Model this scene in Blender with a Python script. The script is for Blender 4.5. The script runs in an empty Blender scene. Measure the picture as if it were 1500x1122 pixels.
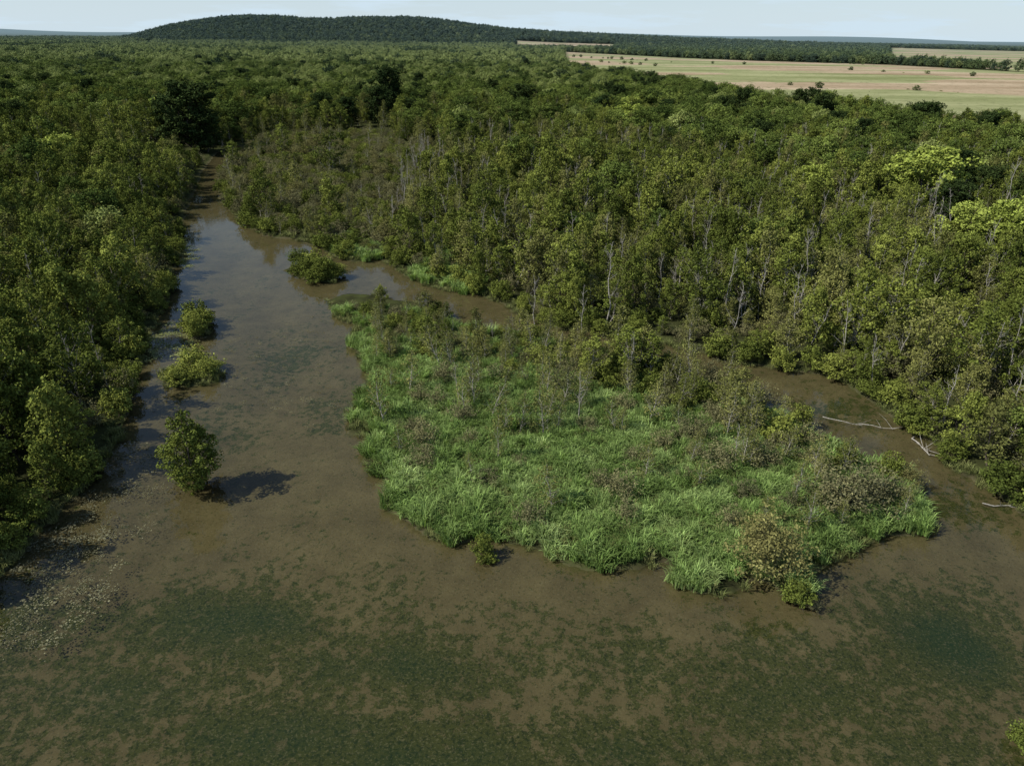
import bpy, math, random
import numpy as np
from mathutils import Matrix, Vector
rng=np.random.default_rng(7); random.seed(7)
scene=bpy.context.scene
# ---------------------------------------------------------------- camera
H=40.0; FPX=1071.0
PITCH=math.radians(25.46); ROLL=math.radians(0.6)
cam=bpy.data.cameras.new("camera"); camo=bpy.data.objects.new("camera",cam)
scene.collection.objects.link(camo)
Rm=Matrix.Rotation(math.pi/2-PITCH,4,'X')@Matrix.Rotation(ROLL,4,'Z')
camo.matrix_world=Matrix.Translation((0,0,H))@Rm
cam.sensor_width=36; cam.lens=36*FPX/1500; cam.clip_start=0.5; cam.clip_end=60000
scene.camera=camo
R3=np.array(Rm.to_3x3())
def G(px,py,z=0.0):
    """image pixel coordinates unprojected through the camera -> ground position at height z"""
    d=R3@np.array([(px-750)/FPX,-(py-561)/FPX,-1.0])
    t=(z-H)/d[2]
    return np.array([d[0]*t,d[1]*t])
def GP(l,z=0.0): return np.array([G(a,b,z) for a,b in l])
# ---------------------------------------------------------------- helpers
def sn(P,s,seed=0,oct=3):
    r=np.random.default_rng(seed+100); v=np.zeros(len(P)); a=1;tot=0
    for o in range(oct):
        for k in range(3):
            th=r.uniform(0,6.28);ph=r.uniform(0,6.28);f=r.uniform(.7,1.4)/s*(2**o)*6.28
            v+=a*np.sin((P[:,0]*math.cos(th)+P[:,1]*math.sin(th))*f+ph+1.3*np.sin((P[:,0]*math.sin(th)-P[:,1]*math.cos(th))*f*.6+ph*2))
        tot+=a*2.0;a*=.55
    return v/tot
def pdist(P,poly):
    n=len(poly); d2=np.full(len(P),1e18); ins=np.zeros(len(P),bool)
    x=P[:,0];y=P[:,1]
    for i in range(n):
        a=poly[i];b=poly[(i+1)%n];e=b-a
        L=e@e+1e-12
        t=np.clip(((x-a[0])*e[0]+(y-a[1])*e[1])/L,0,1)
        dx=x-a[0]-t*e[0];dy=y-a[1]-t*e[1]
        d2=np.minimum(d2,dx*dx+dy*dy)
        if a[1]!=b[1]:
            c=((a[1]>y)!=(b[1]>y))&(x<(b[0]-a[0])*(y-a[1])/(b[1]-a[1])+a[0]); ins^=c
    return np.where(ins,1,-1)*np.sqrt(d2)
def ss(a,b,x):
    t=np.clip((x-a)/(b-a),0,1); return t*t*(3-2*t)
# ---------------------------------------------------------------- plan of the place
left_bank=GP([(-5,850),(35,808),(68,768),(112,728),(152,685),(178,640),(190,590),(200,540),(222,490),(247,440),(256,380),(266,330),(282,290),(297,250),(318,224),(350,213)])
right_bank=GP([(358,217),(336,232),(318,262),(322,295),(350,322),(385,345),(430,352),(470,362),(486,376),(520,384),(556,380),(575,392),(600,408),(640,424),(690,430),(730,442),(765,466),(820,482),(880,490),(960,502),(1040,522),(1090,536),(1150,542),(1220,552),(1270,585),(1310,615),(1355,645),(1395,690),(1448,718),(1500,755)])
main=np.vstack([np.array([[-20000,-90],[-62,-90],[-50,30]]),left_bank,right_bank,np.array([[62,49],[85,35],[120,-90],[20000,-90],[20000,30000],[-20000,30000]])])
island=GP([(480,440),(505,428),(540,432),(600,442),(650,470),(720,490),(770,497),(850,520),(1000,545),(1070,572),(1140,604),(1190,642),(1250,668),(1320,690),(1350,722),(1362,758),(1350,783),(1290,785),(1240,808),(1200,838),(1186,870),(1160,884),(1132,860),(1100,848),(1075,870),(1030,872),(992,855),(975,828),(930,836),(850,838),(810,812),(760,798),(720,790),(660,800),(612,778),(572,748),(552,705),(532,672),(542,642),(510,635),(514,592),(540,572),(535,532),(510,508),(520,480),(492,465)])
islets=[GP([(418,396),(440,384),(480,380),(500,398),(490,414),(455,414)]),
        GP([(272,480),(288,472),(306,478),(306,490),(288,494)]),
        GP([(236,548),(270,538),(322,540),(324,558),(290,568),(248,568)])]
def land(P):
    m=np.maximum(pdist(P,main),pdist(P,island))
    for q in islets: m=np.maximum(m,pdist(P,q))
    near=(np.abs(P[:,0])<400)&(P[:,1]<600)
    return m+np.where(near,0.55*sn(P,6,3),0)
fieldA=np.vstack([GP([(832,89),(900,99),(1000,111),(1060,123),(1160,136),(1330,156),(1500,167),(1640,180)],11.0),GP([(1640,118),(1500,107),(1300,96),(1100,90),(1000,86),(828,77)])])
fieldB=np.vstack([GP([(1310,83),(1400,86),(1500,92),(1640,98)],12.0),GP([(1640,81),(1500,76),(1305,73)])])
HY=3300.
fieldC=np.array([[2/1187*2380,2380],[140/1187*2380,2360],[145/1187*2830,2830],[2/1187*2830,2850]])
fieldD=np.array([[-620/1187*2500,2480],[-530/1187*2500,2460],[-535/1187*2700,2700],[-625/1187*2700,2700]])
fields=[fieldA,fieldB,fieldC,fieldD]
def fieldm(P): 
    m=pdist(P,fields[0])
    for q in fields[1:]: m=np.maximum(m,pdist(P,q))
    return m
def hill(P):
    hx=np.array([150,190,210,240,275,320,360,400,440,480,520,580,620,660,700,740,800,860,920,1000,1150,1300,1500]); 
    hy=np.array([56,50,44,36,30,24.5,21.5,22.5,26,26.5,24.5,23.5,25.5,30,36,41,45,48.5,51,55,60,64,68])
    Y=HY
    X=(hx-750)/1187*Y; z=(50.5+ (hx-750)*0.0105-hy)/1315*Y+40-15; z=np.maximum(z,0); z[0]=0;z[-1]=0
    u=P[:,0]/np.maximum(P[:,1],1)*Y
    b=np.interp(u,X,z,left=0,right=0)+2.0*sn(P,260,77)*(np.interp(u,X,z,left=0,right=0)>5)
    yy=P[:,1]
    c=np.where(yy<HY,np.exp(-((yy-HY)/480.)**2),np.exp(-((yy-HY)/900.)**2))
    f=62*np.exp(-((yy-9500)/1000.)**2)*(0.62+0.4*np.sin(P[:,0]/1500.+.5)+.25*np.sin(P[:,0]/610.+1))
    return b*c+np.maximum(f,0)
def height(P,sd=None):
    if sd is None: sd=land(P)
    z=np.where(sd>0,0.30*ss(0,1.2,sd)+0.02,-0.12-1.1*ss(0,14,-sd))
    near=ss(3,30,sd)
    z=z+near*0.25*(sn(P,25,9)+.6)
    return z+hill(P)
# ---------------------------------------------------------------- materials
def nt(name):
    m=bpy.data.materials.new(name);m.use_nodes=True;t=m.node_tree;t.nodes.clear();return m,t
def N(t,typ,**k):
    n=t.nodes.new(typ)
    for a,b in k.items(): setattr(n,a,b)
    return n
def mixc(t,fac,a,b,bt='MIX'):
    n=N(t,'ShaderNodeMix',data_type='RGBA',blend_type=bt)
    for s,v in ((0,fac),(6,a),(7,b)):
        if hasattr(v,'is_output'): t.links.new(v,n.inputs[s])
        elif s==0: n.inputs[s].default_value=v
        else: n.inputs[s].default_value=(*v,1)
    return n.outputs[2]
def math_(t,op,a,b=0.0,c=None,clamp=False):
    n=N(t,'ShaderNodeMath',operation=op,use_clamp=clamp)
    for i,v in enumerate((a,b,c)):
        if v is None: continue
        if hasattr(v,'is_output'): t.links.new(v,n.inputs[i])
        else: n.inputs[i].default_value=v
    return n.outputs[0]
def maprange(t,v,a,b,c=0.,d=1.,smooth=False):
    n=N(t,'ShaderNodeMapRange',interpolation_type='SMOOTHSTEP' if smooth else 'LINEAR')
    t.links.new(v,n.inputs[0])
    for i,x in enumerate((a,b,c,d)): n.inputs[1+i].default_value=x
    return n.outputs[0]
def noise(t,scale,detail=4,rough=.55,vec=None,dist=0):
    n=N(t,'ShaderNodeTexNoise');n.inputs['Scale'].default_value=scale;n.inputs['Detail'].default_value=detail;n.inputs['Roughness'].default_value=rough;n.inputs['Distortion'].default_value=dist
    if vec is not None: t.links.new(vec,n.inputs['Vector'])
    return n.outputs[0]
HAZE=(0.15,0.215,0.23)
def leafmat(name,dark,mid,light,transl=0,ns=.03,haze=True,rw=.6):
    m,t=nt(name)
    oi=N(t,'ShaderNodeObjectInfo')
    at=N(t,'ShaderNodeAttribute',attribute_name='tint')
    nz=noise(t,ns,1,.5,oi.outputs['Location'])
    r=math_(t,'ADD',math_(t,'MULTIPLY',oi.outputs['Random'],rw),math_(t,'MULTIPLY',maprange(t,nz,.3,.7),1-rw))
    cr=N(t,'ShaderNodeValToRGB');cr.color_ramp.elements[0].color=(*dark,1);cr.color_ramp.elements[0].position=.1
    cr.color_ramp.elements[1].color=(*light,1);cr.color_ramp.elements[1].position=.95
    e=cr.color_ramp.elements.new(.5);e.color=(*mid,1)
    t.links.new(r,cr.inputs[0])
    br=N(t,'ShaderNodeCombineXYZ')
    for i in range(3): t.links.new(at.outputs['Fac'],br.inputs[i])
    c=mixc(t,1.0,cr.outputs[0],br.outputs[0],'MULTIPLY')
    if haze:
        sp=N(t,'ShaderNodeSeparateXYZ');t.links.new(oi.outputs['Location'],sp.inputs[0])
        c=mixc(t,maprange(t,sp.outputs[1],500,3300,0,.5),c,HAZE)  # distance haze painted into the leaf base colour
    d=N(t,'ShaderNodeBsdfDiffuse');t.links.new(c,d.inputs[0]);out=d.outputs[0]
    if transl>0:
        tr=N(t,'ShaderNodeBsdfTranslucent')
        c2=mixc(t,1.0,c,(1.2,1.3,.6),'MULTIPLY');t.links.new(c2,tr.inputs[0])
        mx=N(t,'ShaderNodeMixShader');mx.inputs[0].default_value=transl
        t.links.new(d.outputs[0],mx.inputs[1]);t.links.new(tr.outputs[0],mx.inputs[2]);out=mx.outputs[0]
    o=N(t,'ShaderNodeOutputMaterial');t.links.new(out,o.inputs[0]);return m
def barkmat(name,a,b):
    m,t=nt(name);geo=N(t,'ShaderNodeNewGeometry')
    nz=noise(t,6,1,.6,geo.outputs['Position'])
    c=mixc(t,maprange(t,nz,.35,.65),a,b)
    p=N(t,'ShaderNodeBsdfDiffuse');t.links.new(c,p.inputs[0])
    o=N(t,'ShaderNodeOutputMaterial');t.links.new(p.outputs[0],o.inputs[0]);return m
bark=barkmat('bark_brown',(.07,.06,.045),(.15,.13,.10))
barkp=barkmat('bark_pale',(.24,.22,.18),(.44,.42,.36))
barkd=barkmat('bark_dead',(.22,.205,.17),(.42,.395,.35))
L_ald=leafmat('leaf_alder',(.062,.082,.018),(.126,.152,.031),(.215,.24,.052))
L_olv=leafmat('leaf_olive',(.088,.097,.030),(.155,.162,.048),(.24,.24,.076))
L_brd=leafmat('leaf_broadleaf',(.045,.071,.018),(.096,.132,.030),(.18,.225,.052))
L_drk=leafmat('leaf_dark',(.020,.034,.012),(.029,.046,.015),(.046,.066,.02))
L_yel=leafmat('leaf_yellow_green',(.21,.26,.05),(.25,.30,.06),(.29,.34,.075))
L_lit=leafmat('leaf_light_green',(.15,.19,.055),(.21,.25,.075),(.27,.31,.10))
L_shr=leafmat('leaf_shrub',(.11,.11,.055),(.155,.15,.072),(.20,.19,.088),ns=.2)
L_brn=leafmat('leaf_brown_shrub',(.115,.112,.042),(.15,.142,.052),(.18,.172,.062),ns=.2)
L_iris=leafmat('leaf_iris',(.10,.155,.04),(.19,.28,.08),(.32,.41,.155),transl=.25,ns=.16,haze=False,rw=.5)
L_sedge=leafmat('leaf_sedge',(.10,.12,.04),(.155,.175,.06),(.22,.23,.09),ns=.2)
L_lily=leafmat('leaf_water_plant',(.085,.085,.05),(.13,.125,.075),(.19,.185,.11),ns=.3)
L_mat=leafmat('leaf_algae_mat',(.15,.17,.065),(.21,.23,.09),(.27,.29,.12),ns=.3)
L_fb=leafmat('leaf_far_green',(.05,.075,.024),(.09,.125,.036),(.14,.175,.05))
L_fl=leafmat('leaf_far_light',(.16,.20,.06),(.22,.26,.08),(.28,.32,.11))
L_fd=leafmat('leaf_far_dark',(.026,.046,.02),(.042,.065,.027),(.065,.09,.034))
# ---------------------------------------------------------------- mesh builder (all quads)
class MB:
    def __init__(s): s.V=[];s.F=[];s.M=[];s.T=[];s.n=0
    def add(s,v,f,mat,tint):
        s.V.append(v);s.F.append(f+s.n);s.M.append(np.full(len(f),mat));s.T.append(tint);s.n+=len(v)
    def tube(s,pts,rad,sides=5,mat=0):
        pts=np.array(pts,float);n=len(pts);a=np.arange(sides)/sides*2*math.pi
        vs=[]
        for i in range(n):
            d=pts[min(i+1,n-1)]-pts[max(i-1,0)];d=d/(np.linalg.norm(d)+1e-9)
            u=np.cross(d,[0.3,1,.1] if abs(d[2])>.7 else [0,0,1]);u/=np.linalg.norm(u)+1e-9;w=np.cross(d,u)
            vs.append(pts[i]+rad[i]*(np.cos(a)[:,None]*u+np.sin(a)[:,None]*w))
        v=np.vstack(vs);f=[]
        for i in range(n-1):
            for k in range(sides):
                k2=(k+1)%sides;f.append((i*sides+k,i*sides+k2,(i+1)*sides+k2,(i+1)*sides+k))
        s.add(v,np.array(f),mat,np.ones(len(v)))
    def leaves(s,C,nrm,Ls,Ws,tint,mat=1,r=rng):
        n=len(C);q=r.normal(size=(n,3));nrm=nrm/(np.linalg.norm(nrm,axis=1)[:,None]+1e-9)
        u=np.cross(nrm,q);u/=np.linalg.norm(u,axis=1)[:,None]+1e-9;w=np.cross(nrm,u)
        v=np.stack([C-u*Ls[:,None],C+w*Ws[:,None],C+u*Ls[:,None],C-w*Ws[:,None]],1).reshape(-1,3)
        f=np.arange(4*n).reshape(n,4);s.add(v,f,mat,np.repeat(tint,4))
    def mesh(s,name,mats):
        V=np.vstack(s.V);F=np.vstack(s.F);M=np.concatenate(s.M);T=np.concatenate(s.T)
        me=bpy.data.meshes.new(name);me.vertices.add(len(V));me.vertices.foreach_set('co',V.astype('f').ravel())
        me.loops.add(F.size);me.loops.foreach_set('vertex_index',F.astype('i').ravel())
        me.polygons.add(len(F));me.polygons.foreach_set('loop_start',(np.arange(len(F))*4).astype('i'));
        for m in mats: me.materials.append(m)
        me.polygons.foreach_set('material_index',M.astype('i'))
        a=me.attributes.new('tint','FLOAT','POINT');a.data.foreach_set('value',T.astype('f'))
        me.update(calc_edges=True);me.validate();return me
P_ALD=lambda t:(1-t)**.7*(.6+.4*min(1,t*4))+.08
P_OVA=lambda t:math.sqrt(max(.05,1-(1.85*t-.8)**2))*.9
P_BRD=lambda t:math.sqrt(max(.04,1-(1.75*t-.8)**2))
P_SHR=lambda t:math.sqrt(max(.05,1-(t*.98)**2))
def tree(name,h,Rr,base,nb,k,lpc,ls,mats,prof=P_ALD,tr=.12,sig=.4,seed=0,stems=False,sides=5,rise=.6,up=(.1,.7),flat=.7,tvar=.2,subs=True,tops=1):
    r=np.random.default_rng(seed);b=MB();n=8
    wob=np.cumsum(r.normal(0,.02*h,(n,2)),0);wob[0]=0
    tz=np.linspace(0,h*.97,n)
    tp=np.column_stack([wob,tz]);tp[0,2]=-.3
    def tat(z): return np.array([np.interp(z,tz,wob[:,0]),np.interp(z,tz,wob[:,1]),z])
    if not stems: b.tube(tp,np.interp(tz,[0,h],[tr,tr*.12]),sides)
    C=[];O=[];TT=[]
    for i in range(nb):
        t=(i+r.uniform(0,1))/nb;z=base+(h-base)*t*.93;az=i*2.4+r.uniform(-.6,.6)
        rr=Rr*prof(t)*r.uniform(.5,1.25)
        e=tat(z)+np.array([math.cos(az)*rr,math.sin(az)*rr,rr*r.uniform(*up)])
        if stems: st=np.array([r.normal(0,Rr*.12),r.normal(0,Rr*.12),-.15])
        else: st=tat(max(base*.5,z-rr*rise))
        mid=(st+e)/2+np.array([0,0,rr*.05])+r.normal(0,.07*rr,3)
        r0=tr*(.45 if stems else .4)*(1-.6*t)
        b.tube([st,mid,e],[r0,r0*.6,r0*.18],4 if not stems else 3)
        for j in range(k):
            f=.35+.65*(j+1)/k;c=st*(1-f)+e*f+np.array([0,0,rr*.1*(1-f)])+r.normal(0,sig*.45,3)
            if f<.99 and subs and r.random()<.6:
                e2=c+r.normal(0,sig,3)*np.array([1,1,.5]);b.tube([st*(1-f+.15)+e*(f-.15),e2],[r0*.35,r0*.12],3);c=e2
            m=int(lpc*r.uniform(.4,1.5));s_=sig*r.uniform(.7,1.35)
            q=r.normal(0,1,(m,3));q/=np.maximum(np.linalg.norm(q,axis=1)[:,None],1.1)/1.1
            q*=s_*1.15*np.array([1,1,flat]);C.append(c+q);O.append(q/s_)
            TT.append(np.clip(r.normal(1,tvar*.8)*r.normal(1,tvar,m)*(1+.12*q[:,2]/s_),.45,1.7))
    c=tat(h);m=int(lpc*.8);q=r.normal(0,sig*.5,(m,3));q[:,2]*=1.8;C.append(c+q);O.append(q/sig);TT.append(r.normal(1.05,tvar,m))
    if lpc>0:
        C=np.vstack(C);O=np.vstack(O);TT=np.concatenate(TT)
        kz=C[:,2]>.05;C=C[kz];O=O[kz];TT=TT[kz]
        nr=r.normal(0,.55,C.shape)+O*.45+np.array([-.0,-.0,.6])
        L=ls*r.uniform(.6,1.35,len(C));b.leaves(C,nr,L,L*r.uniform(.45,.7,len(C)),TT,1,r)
    return b.mesh(name,mats)
def snag(name,h,seed,nb=12,tr=.09,mats=None,nt_=5):
    r=np.random.default_rng(seed);b=MB();n=8
    w=np.cumsum(r.normal(0,.02*h,(n,2)),0);w[0]=0;tz=np.linspace(-.2,h,n);b.tube(np.column_stack([w,tz]),np.linspace(tr,tr*.2,n),6)
    for i in range(nb):
        t=r.uniform(.3,.97);z=t*h;s=np.array([np.interp(z,tz,w[:,0]),np.interp(z,tz,w[:,1]),z]);az=r.uniform(0,6.28);l=h*.22*(1.1-t)*r.uniform(.5,1.4)
        d=np.array([math.cos(az),math.sin(az),r.uniform(.4,1.5)]);m=s+d*l*.5;e=m+(d+r.normal(0,.25,3))*l*.5
        b.tube([s,m,e],[tr*.35,tr*.22,tr*.06],4)
        for q in range(nt_):
            f=r.uniform(.3,1);p=s*(1-f)+e*f;b.tube([p,p+r.normal(0,.28,3)*l+np.array([0,0,.3*l])],[tr*.14,tr*.03],3)
    return b.mesh(name,mats or [barkd])
def blades(name,nbl,rad,h,w,mats,seed,bend=.5,cl=0):
    r=np.random.default_rng(seed);b=MB()
    if cl:
        ca=r.uniform(0,6.28,cl);cr=rad*np.sqrt(r.uniform(0,1,cl));cx=np.column_stack([np.cos(ca)*cr,np.sin(ca)*cr]);k=r.integers(0,cl,nbl)
        off=r.normal(0,.15,(nbl,2));xy=cx[k]+off;base=np.column_stack([xy,np.full(nbl,-.05)])
        fa=r.uniform(0,6.28,cl);az=np.where(r.random(nbl)<.45,fa[k]+r.normal(0,.5,nbl),np.arctan2(off[:,1],off[:,0]));ch=r.uniform(.5,1.4,cl);hh=h*ch[k]*r.uniform(.65,1.1,nbl);tt=r.normal(1,.26,cl)[k]*r.normal(1,.18,nbl)
    else:
        a=r.uniform(0,6.28,nbl);rr=rad*np.sqrt(r.uniform(0,1,nbl));base=np.column_stack([np.cos(a)*rr,np.sin(a)*rr,np.full(nbl,-.05)])
        az=a+r.normal(0,.9,nbl);hh=h*r.uniform(.6,1.15,nbl);tt=r.normal(1,.2,nbl)
    bb=bend*hh*r.uniform(.2,1.2,nbl)
    d=np.column_stack([np.cos(az),np.sin(az),np.zeros(nbl)]);sd=np.column_stack([-np.sin(az),np.cos(az),np.zeros(nbl)])
    Z=np.array([0,0,1.])
    pts=[base,base+d*(bb*.2)[:,None]+Z*(hh*.5)[:,None],base+d*(bb*.6)[:,None]+Z*(hh*.88)[:,None],base+d*(bb*1.15)[:,None]+Z*(hh*.9)[:,None]]
    ws=[w,w,w*.8,w*.15];V=[]
    for p,q in zip(pts,ws): V+= [p-sd*q*.5,p+sd*q*.5]
    V=np.stack(V,1).reshape(-1,3);F=[]
    for i in range(nbl):
        o=i*8
        for s in range(3): F.append((o+2*s,o+2*s+1,o+2*s+3,o+2*s+2))
    b.add(V,np.array(F),0,np.repeat(np.clip(tt,.4,1.7),8));return b.mesh(name,mats)
def pads(name,n,rad,s,mats,seed):
    r=np.random.default_rng(seed);b=MB();C=np.column_stack([r.normal(0,rad,n),r.normal(0,rad,n),r.uniform(.012,.06,n)])
    nr=r.normal(0,.13,(n,3))+np.array([0,0,1.]);L=s*r.uniform(.5,1.3,n);b.leaves(C,nr,L,L*.85,np.clip(r.normal(1,.25,n),.5,1.6),0,r);return b.mesh(name,mats)
lib=bpy.data.collections.new('plant_library');IDX={};MESH={}
def reg(key,me):
    i=len(IDX);o=bpy.data.objects.new(f"p{i:02d}_{key}",me);lib.objects.link(o);IDX[key]=i;MESH[key]=me
for i in range(4): reg(f'alder{i}',tree('alder',8.5+i*.4,2.5+.25*i,1.4,30,3,46,.15,[[bark,barkp][i%2],L_ald],prof=P_OVA if i%2 else P_ALD,seed=10+i,sig=.42))
for i in range(3): reg(f'olive{i}',tree('olive',7.5+i*.6,2.4,1.4,28,3,30,.135,[barkp if i!=1 else bark,L_olv],prof=P_OVA if i==1 else P_ALD,seed=20+i,sig=.42))
for i in range(2): reg(f'airy{i}',tree('airy',6.5+i,1.8,1.4,26,3,13,.105,[barkp,L_olv],seed=30+i,sig=.36,tr=.09))
for i in range(3): reg(f'broad{i}',tree('broadleaf',12,5.2,2.2,48,3,68,.22,[bark,L_brd],prof=P_BRD,seed=40+i,sig=.78,tr=.25,up=(0,.3)))
reg('yellow0',tree('yellow',11,5.0,1.5,50,3,80,.22,[bark,L_yel],prof=P_BRD,seed=50,sig=.7,tr=.25,up=(0,.3)))
reg('dark0',tree('dark',14,4.0,1.6,50,3,80,.25,[bark,L_drk],prof=P_BRD,seed=55,sig=.75,tr=.25))
reg('light0',tree('lightbroad',11,4.4,1.8,44,3,60,.23,[bark,L_lit],prof=P_BRD,seed=57,sig=.7,tr=.22,up=(0,.4)))
for i in range(3): reg(f'shrub{i}',tree('shrub',3.2,2.1,.3,30,3,22,.10,[bark,L_shr],prof=P_SHR,seed=60+i,sig=.34,tr=.05,stems=True))
for i in range(2): reg(f'gshrub{i}',tree('gshrub',3.0,2.0,.3,26,3,38,.13,[bark,L_ald],prof=P_SHR,seed=65+i,sig=.34,tr=.06,stems=True))
reg('bshrub0',tree('bshrub',4.2,2.6,.3,40,3,34,.095,[bark,L_brn],prof=P_SHR,seed=68,sig=.36,tr=.05,stems=True))
for i in range(3): reg(f'snag{i}',snag('snag',7.5+i,70+i))
for i in range(4): reg(f'iris{i}',blades('iris',280,1.05,.95,.07,[L_iris],80+i,.8,cl=20))
for i in range(2): reg(f'sedge{i}',blades('sedge',40,.4,.9,.045,[L_sedge],90+i,.6))
for i in range(2): reg(f'pads{i}',pads('pads',40,.55,.08,[L_lily],95+i))
reg('mat0',pads('mat',90,.7,.12,[L_mat],98))
for i in range(2): reg(f'farb{i}',tree('far',13,5.2,2,26,2,36,.48,[bark,L_fb],prof=P_BRD,seed=100+i,sig=1.0,tr=.2,subs=False,tvar=.16,up=(-.1,.3),flat=.8))
for i in range(2): reg(f'farl{i}',tree('farlight',12,5.0,2,26,2,36,.47,[bark,L_fl],prof=P_BRD,seed=105+i,sig=1.0,tr=.2,subs=False,tvar=.16,up=(-.1,.3),flat=.8))
reg('fard0',tree('fardark',13,5.6,1,26,2,40,.52,[bark,L_fd],prof=P_BRD,seed=110,sig=1.1,tr=.2,subs=False,tvar=.16,up=(-.1,.3),flat=.8))
# ---------------------------------------------------------------- instancing
ng=bpy.data.node_groups.new('scatter_plants','GeometryNodeTree')
ng.interface.new_socket('Geometry',in_out='INPUT',socket_type='NodeSocketGeometry')
ng.interface.new_socket('Geometry',in_out='OUTPUT',socket_type='NodeSocketGeometry')
gi=ng.nodes.new('NodeGroupInput');go=ng.nodes.new('NodeGroupOutput')
iop=ng.nodes.new('GeometryNodeInstanceOnPoints');ci=ng.nodes.new('GeometryNodeCollectionInfo')
ci.inputs['Collection'].default_value=lib;ci.inputs['Separate Children'].default_value=True;ci.inputs['Reset Children'].default_value=True
def na(nm,dt):
    n=ng.nodes.new('GeometryNodeInputNamedAttribute');n.data_type=dt;n.inputs['Name'].default_value=nm;return n.outputs['Attribute']
ng.links.new(gi.outputs[0],iop.inputs['Points']);ng.links.new(ci.outputs[0],iop.inputs['Instance'])
iop.inputs['Pick Instance'].default_value=True
ng.links.new(na('idx','INT'),iop.inputs['Instance Index'])
ng.links.new(na('rot','FLOAT_VECTOR'),iop.inputs['Rotation']);ng.links.new(na('scl','FLOAT_VECTOR'),iop.inputs['Scale'])
ng.links.new(iop.outputs[0],go.inputs[0])
def mass(name,P,z,idx,scl,tilt=.05,zs=None):
    n=len(P);me=bpy.data.meshes.new(name);me.vertices.add(n)
    me.vertices.foreach_set('co',np.column_stack([P,z]).astype('f').ravel())
    a=me.attributes.new('idx','INT','POINT');a.data.foreach_set('value',idx.astype('i'))
    r=np.column_stack([rng.normal(0,tilt,n),rng.normal(0,tilt,n),rng.uniform(0,6.28,n)])
    a=me.attributes.new('rot','FLOAT_VECTOR','POINT');a.data.foreach_set('vector',r.astype('f').ravel())
    zs=scl*rng.uniform(.85,1.2,n) if zs is None else zs
    a=me.attributes.new('scl','FLOAT_VECTOR','POINT');a.data.foreach_set('vector',np.column_stack([scl,scl,zs]).astype('f').ravel())
    o=bpy.data.objects.new(name,me);scene.collection.objects.link(o);md=o.modifiers.new('scatter','NODES');md.node_group=ng
    print(name,n);return o
def grid(x0,x1,y0,y1,s,jit=.9,slope=.72,marg=22):
    X,Y=np.meshgrid(np.arange(x0,x1,s),np.arange(y0,y1,s));P=np.column_stack([X.ravel(),Y.ravel()])+rng.uniform(-.5,.5,(X.size,2))*s*jit
    return P[np.abs(P[:,0])<slope*np.maximum(P[:,1],0)+marg]
def pick(n,keys,w):
    w=np.array(w,float);w/=w.sum();return np.array([IDX[k] for k in keys])[rng.choice(len(keys),n,p=w)]
LM=[]
for nm,key,x,y,zc,h,w in [('yellow_green_tree','yellow0',1352,272,8,18,1.35),('yellow_green_tree','yellow0',1188,270,6,12,1.0),('yellow_green_tree','yellow0',922,172,8,15,1.4),('yellow_green_tree','yellow0',1425,338,6,12,1.1),('yellow_green_tree','yellow0',1485,345,6,13,1.1),('yellow_green_tree','yellow0',830,182,6,9,1),
    ('yellow_green_tree','light0',210,170,6,11,1),
    ('dark_oak_tree','dark0',278,178,11,26,1.3),('dark_oak_tree','dark0',258,180,8,20,1.2),('dark_oak_tree','dark0',300,195,7,16,1.2),('dark_oak_tree','dark0',572,142,11,27,1.0),('dark_oak_tree','dark0',552,160,8,19,1.1),('dark_oak_tree','dark0',597,165,6,13,1.2),
    ('dark_oak_tree','dark0',765,150,7,17,1.4),('dark_oak_tree','dark0',1400,300,6,12,1.3),
    ('oak_tree','broad1',1240,205,7,15,1.2),('oak_tree','broad2',1130,190,7,14,1.2),('oak_tree','broad0',1320,195,7,15,1.2),('oak_tree','broad1',1470,240,7,15,1.2),('oak_tree','broad2',1050,175,7,14,1.2)]:
    LM.append((nm,key,G(x,y,zc),h,w))
def clear(P,sc=.36):
    k=np.ones(len(P),bool)
    for nm,key,p,h,w in LM: 
        dx=P[:,0]-p[0];dy=P[:,1]-p[1]; k&=(dx*dx+(np.where(dy<0,dy*.33,dy))**2)>(sc*h*w)**2
    return k
ALD=['alder0','alder1','alder2','alder3'];OLV=['olive0','olive1','olive2'];BRD=['broad0','broad1','broad2']
marsh=GP([(322,240),(350,214),(420,200),(560,198),(640,225),(600,330),(560,375),(480,355),(400,340),(330,300)])
broadz=GP([(700,95),(1000,115),(1160,135),(1500,165),(1700,200),(1700,400),(1500,355),(1380,330),(1260,255),(1000,215),(840,175)],6)
Bg=grid(-420,420,60,430,8.8,jit=.75)
Bg=Bg[(pdist(Bg,main)>9)&(fieldm(Bg)<-2)];Bg=Bg[clear(Bg,.5)]
bz=pdist(Bg,broadz)+15*sn(Bg,60,6);lf=Bg[:,0]<-.33*Bg[:,1]-8
kp=(bz>0)&(rng.random(len(Bg))<.85)|(lf&(rng.random(len(Bg))<.16))|(~lf&(rng.random(len(Bg))<.06))|((Bg[:,1]>300)&(rng.random(len(Bg))<.35))
kp&=pdist(Bg,marsh)<-4
Bg=Bg[kp];nB=len(Bg);iB=pick(nB,BRD+['dark0','light0','yellow0'],[4,4,4,1.4,2.4,.4]);sB=rng.uniform(.65,1.3,nB)*np.where(Bg[:,1]<150,.8,1)
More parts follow.
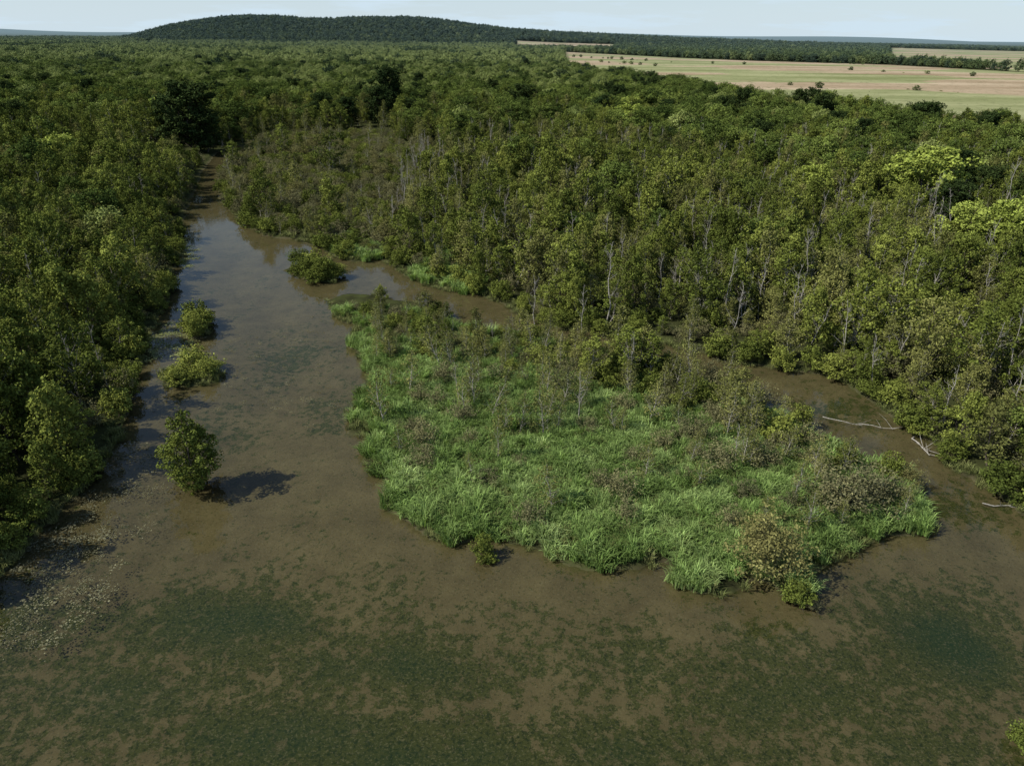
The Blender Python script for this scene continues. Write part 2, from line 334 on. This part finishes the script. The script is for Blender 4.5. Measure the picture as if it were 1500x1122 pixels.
def forest(P):
    sd=pdist(P,main)+.5*sn(P,6,3);P=P[sd>1.6];P=P[fieldm(P)<-3];P=P[clear(P)]
    if P[:,1].min()<430 and nB:
        k=np.ones(len(P),bool)
        for b,sb in zip(Bg,sB): 
            k&=((P[:,0]-b[0])**2+(P[:,1]-b[1])**2)>(3.6*sb)**2
        P=P[k]
    sd=pdist(P,main);mz=pdist(P,marsh)+6*sn(P,30,5)
    n=len(P);left=P[:,0]<-.33*P[:,1]-6
    idx=pick(n,ALD+OLV+['airy0','airy1'],[3,3,3,3,2.6,2.6,2.6,2.2,2.2])
    il=pick(n,ALD+OLV+['airy0','snag1'],[3,3,3,3,1.5,1.5,1.5,.6,.15]);idx=np.where(left,il,idx)
    s=rng.uniform(.5,1.2,n)*(1+.25*sn(P,40,8))
    s=s*(.75+.25*ss(0,9,sd))*np.where(P[:,1]>170,1.08,1)
    keep=(mz<=0)|(rng.random(n)<.03)
    g=sn(P,22,12);keep&=~((g>.32)&(rng.random(n)<.75)&~left)
    keep&=~((g<-.45)&(rng.random(n)<.4))
    return P[keep],idx[keep],s[keep]
A=grid(-150,190,10,210,3.6);B=grid(-420,420,210,430,4.6);C_=grid(-800,800,430,950,7.6)
out=[forest(A),forest(B),forest(C_)]
P=np.vstack([o[0] for o in out]);idx=np.concatenate([o[1] for o in out]);s=np.concatenate([o[2] for o in out])
fa=P[:,1]>430;lf=(P[:,0]<.12*P[:,1])
nx=np.where(lf&(sn(P,160,61)>-.35)&(P[:,1]>520),pick(len(P),['light0','broad0','alder0','olive1','fard0'],[5,1.6,1.6,2,.2]),pick(len(P),['broad0','broad1','light0','broad2','dark0','alder1'],[3,3,1.4,1.5,.8,2]))
idx=np.where(fa,nx,idx);s=np.where(fa,rng.uniform(.7,1.1,len(s)),s)
zs=s*np.where(fa,rng.uniform(.85,1.05,len(s)),rng.uniform(.85,1.25,len(s)))
P=np.vstack([P,Bg]);idx=np.concatenate([idx,iB]);s=np.concatenate([s,sB]);zs=np.concatenate([zs,sB*rng.uniform(.8,1.0,nB)])
mass('alder_forest',P,height(P),idx,s,.07,zs=zs)
D=grid(-60,190,60,300,4.8);D=D[(pdist(D,main)>1.0)&(D[:,0]>-.2*D[:,1])];D=D[(sn(D,30,91)>-.25)&(rng.random(len(D))<.5)&(pdist(D,marsh)<5)];n=len(D)
mass('dead_stems',D,height(D),pick(n,['snag0','snag1','snag2'],[1,1,1]),rng.uniform(.85,1.3,n),.09,zs=rng.uniform(.75,1.4,n))
U=grid(-150,190,10,260,4.3);sd=pdist(U,main)+.5*sn(U,6,3);k=(sd>.5)&((sd<14)|(sn(U,22,12)>.2)|(rng.random(len(U))<.35));U=U[k]
n=len(U);iu=pick(n,['shrub0','shrub1','shrub2','gshrub0','gshrub1','sedge0','bshrub0'],[1.3,1.3,1.3,3,3,1,.4])
mass('undergrowth',U,height(U),iu,rng.uniform(.45,1.0,n),.05)
M=grid(-200,60,100,360,2.9);M=M[pdist(M,marsh)+6*sn(M,30,5)>-1];M=M[pdist(M,main)>.6];M=M[sn(M,14,71)<.45];n=len(M)
im=pick(n,['shrub0','shrub1','shrub2','bshrub0','gshrub0','airy0','sedge0','snag0'],[2.5,2.5,2.5,2,3.5,1.4,2,.15])
mass('fen_shrubs',M,height(M),im,rng.uniform(.4,1.0,n)*(1+.3*sn(M,25,14)),.05)
M=grid(-200,60,100,330,1.5);M=M[pdist(M,marsh)>-2];M=M[pdist(M,main)>.3];M=M[sn(M,14,71)>.2];n=len(M)
mass('fen_sedge',M,height(M),pick(n,['sedge0','sedge1'],[2,2]),rng.uniform(1,1.7,n),.1,zs=rng.uniform(.7,1.2,n))
F1=grid(-1500,1500,950,2300,12,slope=.72);F2=grid(-2300,2300,2300,4200,16,slope=.70);F3=grid(-1800,1000,2600,3500,12,slope=.70);F3=F3[hill(F3)>10]
F2=F2[(hill(F2)<=10)|(F2[:,1]>3500)]
F=np.vstack([F1,F2,F3]);F=F[fieldm(F)<-6];hz=hill(F);n=len(F)
lt=(F[:,0]<.10*F[:,1])&(hz<6)&(sn(F,400,21)>-.5)
ix=np.where(lt,pick(n,['farl0','farl1','farb0','fard0'],[4,4,1.5,.2]),pick(n,['farb0','farb1','fard0','farl0'],[3,3,2.0,.8]))  # sunlit far band painted by picking mostly lighter leaf colours
ix=np.where(hz>=6,pick(n,['farb0','fard0','farb1','farl0'],[1.2,2.2,1.2,.25]),ix)  # cloud shade on the hill painted by favouring darker leaf colours
sF=np.where(hz>10,rng.uniform(.6,1.5,n),rng.uniform(.7,1.15,n)*1.1)
mass('distant_forest',F,height(F,np.full(n,1000.)),ix,sF,.05,zs=sF*rng.uniform(.75,1.0,n))
hp=[]
for (a,b,z,st) in [((840,84),(1000,93),1,14),((1000,93),(1130,97),1,30),((1330,132),(1420,138),1,7),((1090,88),(1300,97),1,10),((1230,112),(1275,113),1,20),((1150,125),(1230,133),1,12),((880,92),(960,98),1,12),((1180,101),(1500,116),1,26)]:
    a=G(*a);b=G(*b);k=max(2,int(np.linalg.norm(b-a)/st))
    for i in range(k):
        if rng.random()<.7: hp.append(a+(b-a)*(i+rng.random())/k+rng.normal(0,5,2))
hp=np.array(hp);n=len(hp);hs=rng.uniform(.3,.75,n);mass('field_hedges',hp,height(hp,np.full(n,1000.))-.6,pick(n,['farb0','farb1','farl0','gshrub0'],[2,2,1,3]),hs,.03,zs=hs*.6)
# ---------------------------------------------------------------- island vegetation
treez=GP([(482,442),(600,436),(720,488),(850,518),(1050,566),(1110,600),(1090,640),(1010,618),(930,592),(830,560),(740,548),(650,530),(585,548),(545,520),(505,500)])
I=grid(-40,75,35,110,1.12,slope=2,jit=.8);sdi=pdist(I,island)+.55*sn(I,6,3);k=sdi>.55;I=I[k];sdi=sdi[k]
tz=pdist(I,treez);n=len(I)
kp=(rng.random(n)<np.where(tz>1,.35,1));kp&=~((sn(I,4,31)>.45)&(sdi>2)&(rng.random(n)<.6));kp&=~((sn(I,6,39)>.45)&(rng.random(n)<.5));I=I[kp];sdi=sdi[kp];n=len(I)
si=rng.uniform(.75,1.1,n);zi=rng.uniform(.55,1.15,n)*(1+.45*sn(I,4.5,33))*np.where(sdi<2.0,1.1,1)
mass('iris_bed',I,height(I),pick(n,['iris0','iris1','iris2','iris3'],[1,1,1,1]),si,.05,zs=zi)
I=grid(-40,75,35,110,.55,slope=2);sdi=pdist(I,island)+.55*sn(I,6,3);k=sdi>.05;I=I[k];sdi=sdi[k];tz=pdist(I,treez);n=len(I)
k=(rng.random(n)<np.where(tz>0,.5,.10+.4*(sn(I,6,39)>.3)+.3*(sn(I,4,31)>.45)));I=I[k];n=len(I)
mass('island_sedge',I,height(I),pick(n,['sedge0','sedge1'],[1,1]),rng.uniform(.5,1.1,n),.15)
T=grid(-40,60,50,110,2.1,slope=2);T=T[(pdist(T,treez)+1.2*sn(T,10,35)>0)&(pdist(T,island)>.3)];n=len(T)
it=pick(n,['airy0','airy1','shrub0','shrub1','gshrub0','olive0','alder1','snag0','gshrub1','olive2'],[3,3,2.0,2.0,2.4,1.6,1.0,.8,2,1.4])
wst=T[:,0]<G(765,500)[0];st=np.where(wst,rng.uniform(.35,.7,n),rng.uniform(.5,.95,n))
kk=~wst|(rng.random(n)<.75);mass('island_thicket',T[kk],height(T[kk]),it[kk],st[kk],.07)
T=grid(-40,60,40,100,3.3,slope=2);T=T[(pdist(T,treez)<0)&(pdist(T,island)>1.5)];n=len(T)
back=ss(52,80,T[:,1]);pr=np.where(T[:,0]>G(1000,700)[0],.5,.22)+.25*back;k=rng.random(n)<pr;T=T[k];back=back[k];n=len(T)
ssc=rng.uniform(.38,.75,n)*(1+.25*back);mass('island_saplings',T,height(T),pick(n,['airy0','airy1','shrub0','shrub1','shrub2','snag1','snag2'],[3.4,3.4,1.6,1.6,1.6,.7,.5]),ssc,.1)
E=grid(-75,110,25,330,.75,slope=.9);sd=land(E);k=(sd>-.15)&(sd<1.5);E=E[k];k=pdist(E,island)<0;E=E[k]
n=len(E);k=rng.random(n)<np.where(E[:,1]>130,.5,.75);E=E[k];n=len(E)
mass('sedge_fringe',E,np.maximum(height(E),0),pick(n,['sedge0','sedge1','gshrub0'],[3,3,.5]),rng.uniform(.55,1.1,n),.1,zs=rng.uniform(.4,1.0,n))
q=GP([(480,366),(545,382),(560,372),(520,352),(480,350)]);q2=GP([(610,405),(690,433),(700,418),(680,380),(640,375)]);q3=GP([(345,216),(385,225),(395,218),(360,208)])
E=grid(-75,60,90,330,1.8,slope=.9);k=(np.maximum(np.maximum(pdist(E,q),pdist(E,q2)),pdist(E,q3))>-1)&(pdist(E,main)>-.2);E=E[k];n=len(E)
mass('iris_stand',E,np.maximum(height(E),0),pick(n,['iris0','iris1'],[1,1]),rng.uniform(.9,1.3,n),.1)
def floatm(name,poly,sp,keys,w,dens,smin,smax,seed):
    poly=GP(poly);lo=poly.min(0);hi=poly.max(0);E=grid(lo[0],hi[0],lo[1],hi[1],sp,slope=9)
    k=(pdist(E,poly)+2*sn(E,6,seed+5)>0)&(sn(E,5,seed)+rng.normal(0,.35,len(E))>dens);E=E[k];E=E[land(E)<.1];n=len(E)
    mass(name,E,np.full(n,.0),pick(n,keys,w),rng.uniform(smin,smax,n),.0,zs=np.full(n,1.))
floatm('water_lilies',[(-60,980),(-60,840),(60,770),(150,690),(195,640),(245,690),(215,780),(160,860),(60,960)],.85,['pads0','pads1'],[1,1],.05,.45,1.15,41)
floatm('pondweed',[(215,560),(260,500),(480,460),(530,560),(480,640),(330,600),(230,640)],1.3,['pads0','pads1'],[1,1],.3,.25,.7,43)
floatm('algae_mat',[(200,528),(214,482),(262,472),(300,482),(300,512),(250,522)],.9,['mat0','pads0'],[1,.6],-.35,.5,1.0,45)
floatm('algae_patch',[(250,372),(262,350),(278,350),(274,392)],.9,['mat0'],[1],-.1,.6,1.1,46)
# ---------------------------------------------------------------- individually placed plants
HT={}
def put(name,key,px,py,h=None,wx=1.0,p=None):
    me=MESH[key];p=G(px,py) if p is None else p;o=bpy.data.objects.new(name,me);scene.collection.objects.link(o)
    zz=max(float(height(np.array([p]))[0]),-.3)
    if key not in HT: HT[key]=max(v.co.z for v in me.vertices)
    s=h/HT[key];o.location=(p[0],p[1],zz);o.scale=(s*wx,s*wx,s);o.rotation_euler=(0,0,rng.uniform(0,6.28));return o
for nm,key,p,h,w in LM: put(nm,key,0,0,h,w,p)
put('alder_tree','alder2',283,712,9.2,wx=1.0);put('alder_tree','alder0',302,702,7.0,wx=1.0);put('alder_tree','alder1',268,702,5.4,wx=1.1);put('willow_shrub','gshrub0',285,712,2.8)
put('alder_shrub','gshrub1',288,490,3.6,wx=.9);put('alder_shrub','gshrub0',258,564,2.4,wx=1.1);put('alder_shrub','gshrub1',304,554,2.6);put('alder_shrub','gshrub1',280,560,1.4,wx=1.5)
for a in [(438,404,3),(455,408,3.8),(472,410,4.2),(486,408,3.2),(462,400,4.5)]: put('alder_shrub','gshrub%d'%(a[0]%2),*a)
put('willow_sapling','gshrub0',708,815,2.6,wx=.7);put('willow_sapling','gshrub1',718,820,1.0,wx=1.2)
for k,x,y,h,w in [('airy0',562,628,7,1),('shrub0',620,660,3.4,1.1),('airy1',795,645,7,1),('airy0',740,640,5,1),('shrub1',716,712,1.7,1.7),('airy1',808,752,5.4,1.3),
    ('shrub2',905,735,3.4,.95),('shrub0',915,768,2.4,1.1),('shrub1',930,682,2.0,1.5),('airy0',1082,694,5.5,1.1),('shrub2',1050,692,3.2,1.2),('shrub0',1110,690,3.0,1.2),('airy1',1160,742,5,.9),
    ('shrub1',1215,750,4.6,1.1),('shrub2',1250,752,5.0,1.1),('shrub0',1280,735,3.8,1.1),('gshrub0',1300,705,3.2,.8),('gshrub1',1232,690,3.4,.7),('bshrub0',1128,845,6.4,.95),('bshrub0',1105,815,4.6,.9),
    ('gshrub0',1166,884,2.6,.85),('shrub1',1190,890,1.1,1),('airy0',950,625,6,1),('airy1',1062,648,7,1),('shrub2',1000,650,2.4,1.2),('bshrub0',1330,715,2.6,1.2),('airy0',1020,720,3.6,1.1),('shrub0',640,600,2.8,1.1),
    ('airy0',680,610,5,1),('airy1',850,610,6,1),('shrub1',1190,690,2.8,1.1),('airy0',600,580,6,1),('airy1',1190,720,4,1),('shrub0',760,690,1.6,1.2),('shrub2',860,640,2.2,1.1),('shrub0',1320,740,2.2,1.1),('airy0',1230,700,5,1),
    ('airy1',700,570,5,1),('airy0',900,640,5,1),('shrub1',1140,670,3,1.1),('shrub2',690,655,1.8,1.2),('airy1',1010,690,4,1),('shrub0',1090,735,2.2,1.2),('shrub0',600,640,2.2,1),('airy1',1120,780,4,1),('gshrub1',1140,655,4,1),('airy0',1100,640,6,1.1)]:
    put({'a':'birch_sapling','s':'willow_shrub','g':'green_willow_shrub','b':'brown_willow_shrub'}[k[0]],k,x,y,h,wx=w)
for k,x,y,h in [('snag0',926,572,8),('snag1',852,492,8),('snag2',785,480,8.5),('snag0',1032,432,10),('snag1',1070,395,12),('snag2',1170,420,11),('snag0',1435,430,11),('snag1',1262,290,14),('snag2',1462,345,17),('snag0',1078,690,5),('snag1',1163,742,4.5),('snag2',620,250,8),('snag1',935,560,6),('snag2',1385,560,9),('snag0',1110,470,10),('snag1',700,300,9),('snag2',1240,330,12),('snag0',1320,470,10),('snag1',1015,470,9),('snag2',905,430,10),('snag0',1180,500,9)]:
    put('dead_tree',k,x,y,h)
put('green_willow_shrub','gshrub0',1503,1095,2.2)
def log(name,a,b,r,seed,br=4):
    rr=np.random.default_rng(seed);p=np.append(G(*a),.05);q=np.append(G(*b),.08);b_=MB();n=6
    pts=[p*(1-t)+q*t+np.append(rr.normal(0,.16,2),rr.normal(0,.04)) for t in np.linspace(0,1,n)]
    b_.tube(pts,np.linspace(r,r*.4,n),7)
    for i in range(br):
        t=rr.uniform(.3,1);s=p*(1-t)+q*t;e=s+np.array([rr.normal(0,1),rr.normal(0,1),rr.uniform(.2,1.1)]);b_.tube([s,(s+e)/2+rr.normal(0,.1,3),e],[r*.4,r*.3,r*.1],5)
    o=bpy.data.objects.new(name,b_.mesh(name,[barkd]));scene.collection.objects.link(o)
log('fallen_log',(1205,612),(1262,624),.06,1);log('fallen_log',(1255,622),(1312,630),.05,6);log('fallen_log',(1338,640),(1362,668),.09,2,8);log('fallen_log',(840,535),(850,560),.08,3,5);log('fallen_log',(1440,738),(1500,745),.06,4,5)
# ---------------------------------------------------------------- terrain
ys=[-70.]
while ys[-1]<150: ys.append(ys[-1]+.65)
while ys[-1]<16000: ys.append(ys[-1]*1.0125)
ys=np.array(ys);u=np.linspace(-1,1,441);u=.75*u+.25*u**3
Yg,Ug=np.meshgrid(ys,u,indexing='ij');Xg=Ug*(150+.95*np.maximum(Yg,0));TP=np.column_stack([Xg.ravel(),Yg.ravel()])
sd=land(TP);z=height(TP,sd);fm=fieldm(TP)
nr,nc=Yg.shape;I0=np.arange(nr*nc).reshape(nr,nc);F=np.stack([I0[:-1,:-1],I0[:-1,1:],I0[1:,1:],I0[1:,:-1]],-1).reshape(-1,4)
me=bpy.data.meshes.new('ground');me.vertices.add(nr*nc);me.vertices.foreach_set('co',np.column_stack([TP,z]).astype('f').ravel())
me.loops.add(F.size);me.loops.foreach_set('vertex_index',F.astype('i').ravel());me.polygons.add(len(F));me.polygons.foreach_set('loop_start',(np.arange(len(F))*4).astype('i'));me.update(calc_edges=True)
me.polygons.foreach_set('use_smooth',np.ones(len(F),bool))
W=np.zeros(nr*nc)
for (px,py,rx,ry,am) in [(330,900,12,6,1.),(560,960,13,5,.9),(150,1010,14,6,.9),(400,1060,16,5,.95),(1400,930,8,6,1.15),(1330,900,6,4,.9),(1150,1010,11,6,.85),(950,960,10,4,.75),(900,1090,10,4,.9),(1300,1080,14,4,.8),(620,1100,14,5,.95),(700,900,8,3,.5),(420,520,6,10,.65),(480,600,4,8,.5),(340,620,5,8,.5),(1400,740,4,4,.75),(1230,600,6,4,.75),(30,900,8,6,.7)]:
    c=G(px,py);W=np.maximum(W,am*np.exp(-((TP[:,0]-c[0])/rx)**2-((TP[:,1]-c[1])/ry)**2))
W=np.where(TP[:,1]<30,np.maximum(W,.7),W)+.10*sn(TP,9,88)
W=np.clip(W,0,1.3)
gr=ss(-.2,.5,sn(TP*np.array([.35,1]),260,51)+.25*(TP[:,0]>250))
cl=np.column_stack([ss(-8,8,fm),gr,W,ss(-.3,.3,sd)])
a=me.attributes.new('zone','FLOAT_COLOR','POINT');a.data.foreach_set('color',cl.astype('f').ravel())
m,t=nt('ground');geo=N(t,'ShaderNodeNewGeometry');pos=geo.outputs['Position']
at=N(t,'ShaderNodeAttribute',attribute_name='zone');sp=N(t,'ShaderNodeSeparateColor');t.links.new(at.outputs['Color'],sp.inputs[0])
fl=mixc(t,maprange(t,noise(t,.4,3,.6,pos),.35,.65),(.028,.03,.014),(.06,.07,.025))
mp=N(t,'ShaderNodeMapping');mp.inputs['Scale'].default_value=(.25,1,1);mp.inputs['Rotation'].default_value=(0,0,.15);t.links.new(pos,mp.inputs[0])
nf=noise(t,.02,6,.65,mp.outputs[0])
tan=mixc(t,maprange(t,nf,.35,.65),(.29,.215,.135),(.48,.385,.265))
grn=mixc(t,maprange(t,nf,.4,.6),(.20,.22,.095),(.33,.335,.175))
gf=maprange(t,math_(t,'ADD',sp.outputs[1],math_(t,'MULTIPLY',math_(t,'SUBTRACT',noise(t,.008,4,.6,mp.outputs[0]),.5),1.4)),.35,.65)
fld=mixc(t,gf,tan,grn)
fld=mixc(t,maprange(t,noise(t,.12,4,.7,pos),.56,.64,0,.65),fld,(.11,.12,.055))
lnd=mixc(t,sp.outputs[0],fl,fld)
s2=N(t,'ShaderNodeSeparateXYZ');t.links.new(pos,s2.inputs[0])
lnd=mixc(t,maprange(t,s2.outputs[1],900,9000,0,.85),lnd,(.17,.24,.27))  # far haze painted into the ground colour as a bluish tint
n12=noise(t,.12,5,.6,pos)
silt=mixc(t,maprange(t,noise(t,.3,6,.7,pos),.3,.7),(.084,.068,.040),(.142,.116,.070))
wn=math_(t,'ADD',math_(t,'MULTIPLY',noise(t,1.1,7,.78,pos),.78),math_(t,'MULTIPLY',n12,.22))
thr=math_(t,'SUBTRACT',math_(t,'ADD',wn,math_(t,'MULTIPLY',sp.outputs[2],.17)),.58)
wf=maprange(t,thr,-.025,.03,0,1,True)
fine=noise(t,4.5,5,.7,pos)
weed=mixc(t,maprange(t,fine,.40,.60),(.010,.022,.006),(.068,.076,.024))
bed=mixc(t,math_(t,'MULTIPLY',wf,.9),silt,weed)
bed=mixc(t,math_(t,'MULTIPLY',maprange(t,sp.outputs[2],.7,1.2,0,1,True),.6),bed,(.008,.034,.018))
tuft=maprange(t,fine,.56,.63,0,.65);bed=mixc(t,tuft,bed,(.028,.034,.014))
peb=maprange(t,noise(t,6,3,.6,pos),.57,.63,0,.4);bed=mixc(t,peb,bed,(.18,.158,.105))
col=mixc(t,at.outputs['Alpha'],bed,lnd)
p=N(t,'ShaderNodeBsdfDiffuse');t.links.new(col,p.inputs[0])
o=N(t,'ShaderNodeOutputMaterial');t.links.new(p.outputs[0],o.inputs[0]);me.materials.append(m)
ob=bpy.data.objects.new('ground',me);scene.collection.objects.link(ob)
# ---------------------------------------------------------------- water
me=bpy.data.meshes.new('lake_water');me.from_pydata([(-190,-69,0),(190,-69,0),(260,420,0),(-260,420,0)],[],[(0,1,2,3)])
m,t=nt('lake_water');geo=N(t,'ShaderNodeNewGeometry');pos=geo.outputs['Position']
bp=N(t,'ShaderNodeBump');bp.inputs['Strength'].default_value=.12;bp.inputs['Distance'].default_value=.05
t.links.new(noise(t,1.6,3,.55,pos,.3),bp.inputs['Height'])
tr=N(t,'ShaderNodeBsdfTransparent');tr.inputs[0].default_value=(.92,.94,.82,1)
df=N(t,'ShaderNodeBsdfDiffuse');df.inputs[0].default_value=(.075,.074,.042,1)
mx=N(t,'ShaderNodeMixShader');mx.inputs[0].default_value=.04;t.links.new(tr.outputs[0],mx.inputs[1]);t.links.new(df.outputs[0],mx.inputs[2])
gl=N(t,'ShaderNodeBsdfGlossy');gl.inputs['Roughness'].default_value=.04;t.links.new(bp.outputs[0],gl.inputs['Normal'])
fr=N(t,'ShaderNodeFresnel');fr.inputs[0].default_value=1.33;t.links.new(bp.outputs[0],fr.inputs['Normal'])
m2=N(t,'ShaderNodeMixShader');t.links.new(fr.outputs[0],m2.inputs[0]);t.links.new(mx.outputs[0],m2.inputs[1]);t.links.new(gl.outputs[0],m2.inputs[2])
o=N(t,'ShaderNodeOutputMaterial');t.links.new(m2.outputs[0],o.inputs[0]);me.materials.append(m)
ob=bpy.data.objects.new('lake_water',me);scene.collection.objects.link(ob)
# ---------------------------------------------------------------- light
S=Vector((-.90,-.28,.92)).normalized()
el=math.asin(S.z);az=math.atan2(S.x,S.y)
L=bpy.data.lights.new('sun','SUN');L.energy=5.0;L.angle=math.radians(.55);L.color=(1,.95,.85);lo=bpy.data.objects.new('sun',L)
lo.rotation_euler=S.to_track_quat('Z','Y').to_euler();lo.location=(-100,-50,120);scene.collection.objects.link(lo)
w=bpy.data.worlds.new('World');scene.world=w;w.use_nodes=True;t=w.node_tree;t.nodes.clear()
sk=N(t,'ShaderNodeTexSky',sky_type='NISHITA');sk.sun_disc=False;sk.sun_elevation=el;sk.sun_rotation=az;sk.altitude=100;sk.dust_density=.4;sk.air_density=1.0;sk.ozone_density=3.0
tc=N(t,'ShaderNodeTexCoord');sz=N(t,'ShaderNodeSeparateXYZ');t.links.new(tc.outputs['Generated'],sz.inputs[0])
mpw=N(t,'ShaderNodeMapping');mpw.inputs['Scale'].default_value=(1,1,9);t.links.new(tc.outputs['Generated'],mpw.inputs[0])
cn=maprange(t,noise(t,5,6,.6,mpw.outputs[0]),.5,.72,0,.5)
cn=math_(t,'MULTIPLY',cn,maprange(t,sz.outputs[2],.05,.2,1,.2))
veil=math_(t,'ADD',maprange(t,sz.outputs[2],0,.2,.88,.08),cn,clamp=True)
c=mixc(t,veil,sk.outputs[0],(6.3,7.7,8.7))
bgn=N(t,'ShaderNodeBackground');bgn.inputs[1].default_value=.10
t.links.new(c,bgn.inputs[0]);o=N(t,'ShaderNodeOutputWorld');t.links.new(bgn.outputs[0],o.inputs[0])
scene.view_settings.view_transform='Standard';scene.view_settings.look='None';scene.view_settings.exposure=0
